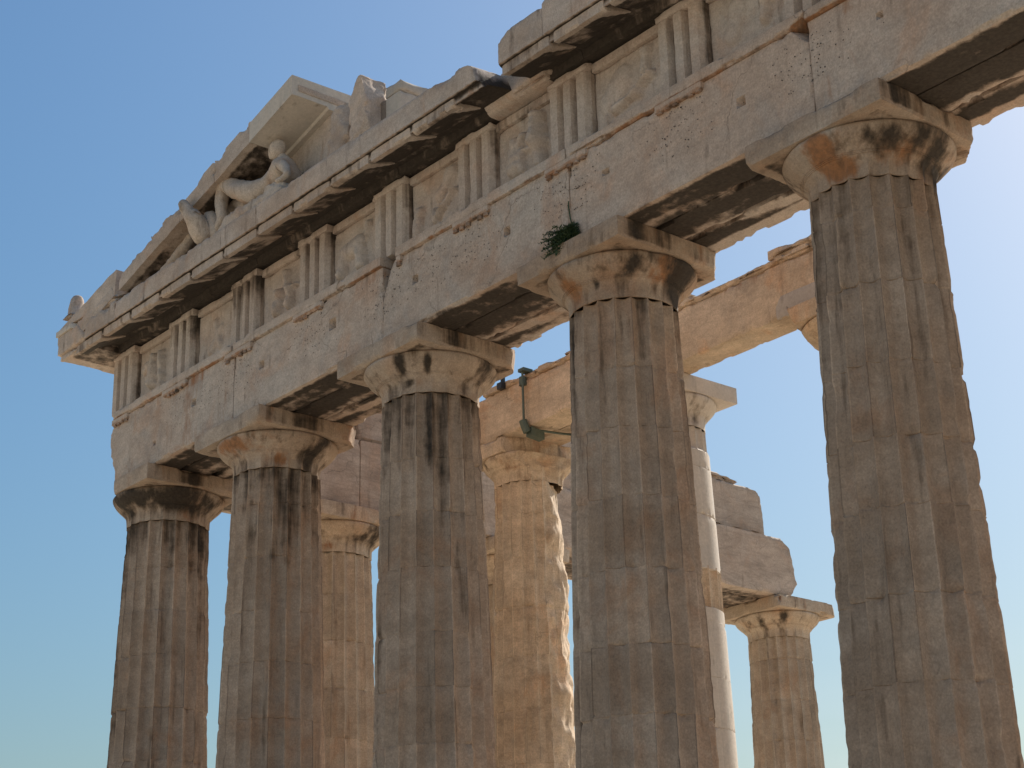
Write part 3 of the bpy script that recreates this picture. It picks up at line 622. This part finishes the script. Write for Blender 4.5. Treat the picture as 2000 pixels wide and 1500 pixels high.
# ------------------------------------------------------------------ sculptures (skinned bodies)
def skin(name, pts, edges, label=None, cat=None, parent=None, mat=None, sub=2, rough=.02, root=0, seed=0):
    pts = [(p[0]+.21, p[1], p[2], tuple(q*1.22 for q in p[3]) if isinstance(p[3], tuple) else p[3]*1.15) for p in pts]
    me = bpy.data.meshes.new(name); me.from_pydata([p[:3] for p in pts], edges, []); o = bpy.data.objects.new(name, me); COL.objects.link(o)
    m = o.modifiers.new('skin', 'SKIN'); m.use_smooth_shade = True
    for v, p in zip(me.skin_vertices[0].data, pts):
        r = p[3] if isinstance(p[3], tuple) else (p[3], p[3]); v.radius = r; v.use_root = False
    me.skin_vertices[0].data[root].use_root = True
    s = o.modifiers.new('sub', 'SUBSURF'); s.levels = sub; s.render_levels = sub
    dg = bpy.context.evaluated_depsgraph_get(); ev = o.evaluated_get(dg); m2 = bpy.data.meshes.new_from_object(ev)
    bpy.data.objects.remove(o); n = len(m2.vertices); V = np.zeros(n*3); m2.vertices.foreach_get('co', V); V = V.reshape(-1, 3)
    N_ = np.zeros(n*3); m2.vertices.foreach_get('normal', N_); N_ = N_.reshape(-1, 3)
    V = V+N_*((fbm(V, 4, seed, 3)-.5)*2*rough+(fbm(V, 13, seed+2, 3)-.5)*rough*1.6)[:, None]
    F = [list(p.vertices) for p in m2.polygons]; bpy.data.meshes.remove(m2)
    r = link(name, V, F, mat or M_STAT, parent, np.full(n, .10)+(fbm(V, 2, seed+9, 2)-.5)*.4, None, 0, smooth=80)
    if label: tagit(r, label, cat)
    return r
Y0 = -1.18
body = [(4.92, Y0, 14.00, (.21, .19)), (5.12, Y0, 14.13, (.20, .17)), (5.38, Y0+.02, 14.24, (.26, .19)), (5.44, Y0, 14.36, (.20, .15)), (5.36, Y0, 14.46, (.085, .085)), (5.28, Y0-.01, 14.56, (.08, .08)), (5.26, Y0-.02, 14.62, (.07, .07)),
        (5.56, Y0-.19, 14.26, .10), (5.76, Y0-.22, 14.08, .085), (5.84, Y0-.25, 13.92, .07), (5.62, Y0-.34, 13.84, .055),          # near arm leaning back
        (5.36, Y0+.20, 14.27, .10), (5.02, Y0+.20, 14.22, .08), (4.66, Y0+.10, 14.38, .06),                                  # far arm forward
        (4.55, Y0-.16, 14.12, .19), (4.10, Y0-.20, 14.42, .165), (3.72, Y0-.20, 14.62, .135), (3.66, Y0-.20, 14.30, .115), (3.74, Y0-.20, 13.96, .085), (3.58, Y0-.22, 13.80, .06),
        (4.50, Y0+.14, 14.04, .17), (4.02, Y0+.14, 14.24, .15), (3.62, Y0+.12, 14.38, .125), (3.48, Y0+.10, 14.10, .11), (3.44, Y0+.06, 13.86, .08), (3.26, Y0+.02, 13.78, .06)]
bed = [(0, 1), (1, 2), (2, 3), (3, 4), (4, 5), (5, 6), (3, 7), (7, 8), (8, 9), (9, 10), (3, 11), (11, 12), (12, 13), (0, 14), (14, 15), (15, 16), (16, 17), (17, 18), (18, 19), (0, 20), (20, 21), (21, 22), (22, 23), (23, 24), (24, 25)]
st = skin('reclining_statue', body, bed, 'weathered nude marble statue reclining in the gable, leaning back with bent knees', 'statue', seed=3, rough=.03)
def head_mesh():
    nu, nv = 48, 32; U, Vv = np.meshgrid(np.arange(nu)/nu*2*math.pi, (np.arange(nv)+.5)/nv*math.pi); U = U.ravel(); Vv = Vv.ravel()
    D = np.stack([np.sin(Vv)*np.cos(U), np.sin(Vv)*np.sin(U), np.cos(Vv)], 1)          # +x is the way the face looks
    r = np.ones(len(D)); g = lambda c, w, h: h*np.exp(-((D-np.array(c)/np.linalg.norm(c))**2).sum(1)/w**2)
    r += g((1, 0, -.08), .13, .13)+g((1, 0, .22), .30, .05)-g((1, .33, .05), .16, .09)-g((1, -.33, .05), .16, .09)+g((1, 0, -.62), .22, .12)+g((.95, 0, -.36), .13, .05)
    r += g((0, 1, -.1), .15, .10)+g((0, -1, -.1), .15, .10)-g((.5, .8, -.9), .4, .10)-g((.5, -.8, -.9), .4, .10)
    hair = sstep(-.2, .25, D[:, 2]*.9-D[:, 0]*.75+.25); r += hair*(.05+.06*(fbm(D, 5, 3, 3)-.5))
    P = D*r[:, None]*np.array([.155, .13, .17]); a = math.radians(202); c, s_ = math.cos(a), math.sin(a)
    P = np.stack([P[:, 0]*c-P[:, 1]*s_, P[:, 0]*s_+P[:, 1]*c, P[:, 2]-.18*P[:, 0]], 1)
    idx = np.arange(nu*nv).reshape(nv, nu); A_ = idx[:-1]; B_ = idx[1:]
    F = np.stack([A_.ravel(), B_.ravel(), np.roll(B_, -1, 1).ravel(), np.roll(A_, -1, 1).ravel()], 1).tolist(); F.append(idx[0].tolist()); F.append(idx[-1][::-1].tolist())
    return P, F
skin('acroterion_stump', [(-1.52, -1.45, 13.72, (.17, .13)), (-1.56, -1.45, 13.98, (.15, .12)), (-1.585, -1.45, 14.22, (.125, .11)), (-1.56, -1.45, 14.42, (.10, .09)), (-1.36, -1.45, 13.86, (.10, .10)), (-1.20, -1.45, 13.90, (.05, .07))], [(0, 1), (1, 2), (2, 3), (0, 4), (4, 5)],
     'broken horn shaped ornament standing on the left corner of the roof', 'ornament', seed=31, rough=.025, mat=M_GEI)
P_, F_ = head_mesh(); link('head', P_+np.array([5.44, Y0-.08, 14.70]), F_, M_STAT, st, smooth=80)
stone('rock_seat', 'draped rock seat under the reclining statue', 'rock', (3.95, 6.0, -1.52, -.86, 13.57, 13.90), 351, cuts=[((4.1, -1.5, 13.75), (-1, -.2, 1.2), .05)], mat=M_STAT, chip=.06, rough=.02)
skin('horse_head_statue', [(3.32, -1.42, 13.60, (.21, .17)), (3.30, -1.56, 13.84, (.19, .15)), (3.20, -1.68, 14.08, (.15, .12)), (3.12, -1.76, 14.28, (.105, .095)), (3.04, -1.82, 14.47, (.07, .065)), (3.34, -1.62, 14.06, (.07, .10)), (3.26, -1.72, 14.24, (.05, .06))],
     [(0, 1), (1, 2), (2, 3), (3, 4), (1, 5), (5, 6)], 'marble horse head thrown upward in front of the gable edge, foremost of the pair', 'statue', seed=14, rough=.03)
skin('horse_head_statue', [(3.50, -1.25, 13.62, (.2, .2)), (3.42, -1.28, 13.92, (.2, .18)), (3.34, -1.30, 14.14, (.18, .15)), (3.18, -1.34, 14.22, (.12, .11)), (3.06, -1.38, 14.02, (.1, .09))],
     [(0, 1), (1, 2), (2, 3), (3, 4)], 'round crested marble horse head between the upward one and the statue', 'statue', seed=19, rough=.03)
skin('sculpture_fragment', [(1.55, -1.25, 13.66, (.16, .12)), (1.95, -1.25, 13.86, (.15, .11)), (2.3, -1.25, 14.08, (.10, .08)), (2.45, -1.25, 14.24, (.06, .06))], [(0, 1), (1, 2), (2, 3)],
     'long slanting arm like fragment low in the gable corner', 'statue', seed=23, rough=.03)

# ------------------------------------------------------------------ flank entablature (left side of the temple, seen from inside)
fl = empty('flank_entablature', (0, 8, H), 'inner wall of big smooth blocks above the flank columns, ending in a stepped broken edge', 'entablature')
YB = [.92, 3.68, 7.976, 12.272, 16.568]
def fsoff(V0): return np.where(V0[:, 2] < H+.02, .62*(1-sstep(.5, .8, V0[:, 0]))*sstep(-.9, -.6, V0[:, 0]), 0.)
for i in range(4):
    y0, y1 = YB[i]+.004, YB[i+1]-.004; last = i == 3
    cuts = [((.9, 16.0, 11.80), (0, 1, 1.1), .08), ((.9, 16.25, 11.3), (0, 1, .2), .07), ((.9, 16.05, 10.43), (0, 1, -.9), .05)] if last else []
    for k, (xa, xb) in enumerate(((.32, .885), (-.30, .305), (-.885, -.32))):
        block('architrave_block', (xa, xb, y0, y1-(.12 if last else 0), H, 11.855), M_WALL, fl, res=.09 if not last else .06, chip=.03, seed=400+i*5+k, cuts=cuts, soot=fsoff, tone=.02*(i % 2))
    cuts = [((.9, 15.36, 12.78), (0, 1, .7), .10), ((.9, 15.44, 12.3), (0, 1, .1), .05), ((.9, 14.7, 13.10), (0, .28, 1), .05)] if last else []
    block('backing_block', (.20, .80, y0, (15.45 if last else y1), 11.86, 13.0), M_WALL, fl, res=.09 if not last else .06, chip=.04, seed=430+i, cuts=cuts, tone=-.03)
    block('outer_frieze', (-.80, .18, y0, (15.2 if last else y1), 11.86, 13.0), M_WALL, fl, res=.15, chip=.05, seed=440+i, cuts=cuts)
block('top_course', (-.6, .82, 9.5, 14.75, 13.003, 13.20), M_WALL, fl, res=.08, chip=.08, seed=450, thr=.42, w=.12, cuts=[((.9, 13.6, 13.2), (0, .12, 1), .03)], tone=-.1)

# ------------------------------------------------------------------ inner porch beam
pb = empty('porch_beam', (8, 4.5, ZP), 'honey coloured beam with ragged top across the inner porch columns', 'beam')
for i, (x0, x1, y0, y1) in enumerate(((3.5, 8.06, 4.2, 4.78), (8.06, 12.24, 4.2, 4.78), (12.24, 13.6, 4.2, 4.78), (3.5, 7.75, 4.795, 5.4))):
    b = block('beam_block', (x0+.004, x1-.004, y0, y1, ZP, 11.84), M_WARM, pb, res=.055, chip=.035, seed=500+i, thr=.5, w=.06, rust=lambda V0: .1+.45*sstep(11.55, 11.84, V0[:, 2])*(fbm(V0*np.array([1, 1, .2]), 1.7, 8) > .52), tone=.03*(-1)**i)
    if i < 3: block('beam_fillet', (x0+.004 if i else 4.1, x1-.004, 4.15, 4.78, 11.843, 11.96), M_WARM, b, res=.05, chip=.08, seed=510+i, thr=.40, w=.09, rust=.25, soot=.1)
block('beam_patch', (11.35, 12.235, 4.192, 4.6, ZP+.003, 11.30), M_NEW, pb, res=.06, chip=.008, seed=520, tone=-.2, cuts=[((11.45, 4.2, 11.25), (-1, 0, .8), .01)])
for i, (x0, x1, zt) in enumerate(((6.35, 6.60, 12.05), (6.62, 7.0, 12.14), (11.3, 12.3, 12.12), (7.1, 7.6, 12.16), (8.9, 9.6, 12.0))):
    block('top_fragment', (x0, x1, 4.17, 4.7, 11.955, zt), M_WARM, pb, res=.05, chip=.05, seed=530+i, thr=.42, w=.12)
# steel brace
def tube(P, r, n=10):
    V = []; F = []
    for i, p in enumerate(P):
        p = Vector(p); d = (Vector(P[min(i+1, len(P)-1)])-Vector(P[max(i-1, 0)])).normalized()
        a = d.cross(Vector((0.3, .2, 1)) if abs(d.z) < .9 else Vector((1, 0, 0))).normalized(); b = d.cross(a)
        for k in range(n): V.append(tuple(p+a*r*math.cos(k/n*6.2832)+b*r*math.sin(k/n*6.2832)))
    for i in range(len(P)-1):
        for k in range(n): F.append([i*n+k, i*n+(k+1) % n, (i+1)*n+(k+1) % n, (i+1)*n+k])
    F.append(list(range(n))[::-1]); F.append([len(V)-n+k for k in range(n)]); return V, F
br = empty('steel_brace', (5.32, 4.12, ZP), 'green steel strap hugging the inner beam above the broken column', 'brace')
V, F = tube([(5.34, 4.12, 12.0), (5.34, 4.12, 10.90)], .022); link('rod', V, F, M_GREEN, br)
V, F = tube([(5.34, 4.12, 10.88), (5.55, 4.8, 10.86), (5.8, 5.5, 10.86)], .022); link('rod', V, F, M_GREEN, br)
V, F = gridbox(5.26, 5.42, 4.08, 4.30, 11.97, 12.03, .1); link('clamp_plate', V, F, M_GREEN, br, smooth=0)
V, F = tube([(5.30, 4.16, 11.88), (5.30, 4.16, 11.72)], .07); link('clamp_plate', V, F, M_GREEN, br)
V, F = tube([(5.34, 4.10, 11.02), (5.36, 4.12, 10.92), (5.38, 4.16, 10.80)], .075); link('joint_box', V, F, M_GREEN, br)
V, F = gridbox(5.30, 5.46, 4.2, 4.5, 10.74, 10.90, .1); V[:, 2] -= (V[:, 1]-4.2)*.1; link('joint_box', V, F, M_GREEN, br, smooth=0)
V, F = gridbox(5.62, 5.86, 5.0, 5.45, 10.74, 10.89, .2); link('joint_box', V, F, M_GREEN, br, smooth=0)
ft = empty('floodlight', (4.79, 4.15, 11.96), 'tiny black lamp fixed on top of the inner beam', 'lamp')
V, F = gridbox(4.74, 4.80, 4.1, 4.16, 11.82, 12.14, .5); link('bracket', V, F, M_BLACK, ft, smooth=0)
V, F = gridbox(4.70, 4.83, 4.04, 4.14, 11.80, 11.92, .5); link('lamp_body', V, F, M_BLACK, ft, smooth=0)
V, F = gridbox(4.80, 4.92, 4.1, 4.15, 12.05, 12.09, .5); link('arm', V, F, M_BLACK, ft, smooth=0)

# ------------------------------------------------------------------ shrub in the joint
rnd = random.Random(11)
sh = empty('shrub', (12.42, -.95, 10.60), 'green shrub growing out of a joint above the fourth front column', 'shrub')
VV = []; FF = []; TV = []; TF = []
for s_i in range(48):
    p = Vector((12.40+rnd.uniform(-.08, .08), -.93, 10.60+rnd.uniform(-.10, .08)))
    d = Vector((-1+rnd.uniform(-.1, .35), -.25+rnd.uniform(-.25, .1), -.42+rnd.uniform(-.4, .45))).normalized(); L_ = rnd.uniform(.12, .50); pts = [p.copy()]
    for q in range(8):
        p = p+d*L_/8; d = (d+Vector((0, 0, rnd.uniform(-.06, .12)))).normalized(); pts.append(p.copy())
        for lf in range(9):
            o = Vector((rnd.gauss(0, 1), rnd.gauss(0, 1), rnd.gauss(0, 1))).normalized(); n2 = (d*.6+o).normalized()
            l = rnd.uniform(.035, .08)*(1-.4*q/8); b = p+d*L_/8*rnd.random(); s2 = n2.cross(Vector((rnd.random(), rnd.random(), rnd.random()))).normalized()*.010
            k = len(VV); VV += [tuple(b), tuple(b+n2*l*.5+s2), tuple(b+n2*l), tuple(b+n2*l*.5-s2)]; FF.append([k, k+1, k+2, k+3])
    v, f_ = tube([tuple(a) for a in pts], .004, 5); k = len(TV); TV += v; TF += [[i+k for i in q] for q in f_]
v, f_ = tube([(12.34, -.925, 10.62), (12.30, -.93, 10.80), (12.27, -.925, 10.98), (12.28, -.93, 11.05)], .009, 6); k = len(TV); TV += v; TF += [[i+k for i in q] for q in f_]
link('foliage', VV, FF, M_LEAF, sh, smooth=0); link('stem', TV, TF, M_LEAF, sh)
print('verts', sum(len(m.vertices) for m in bpy.data.meshes))
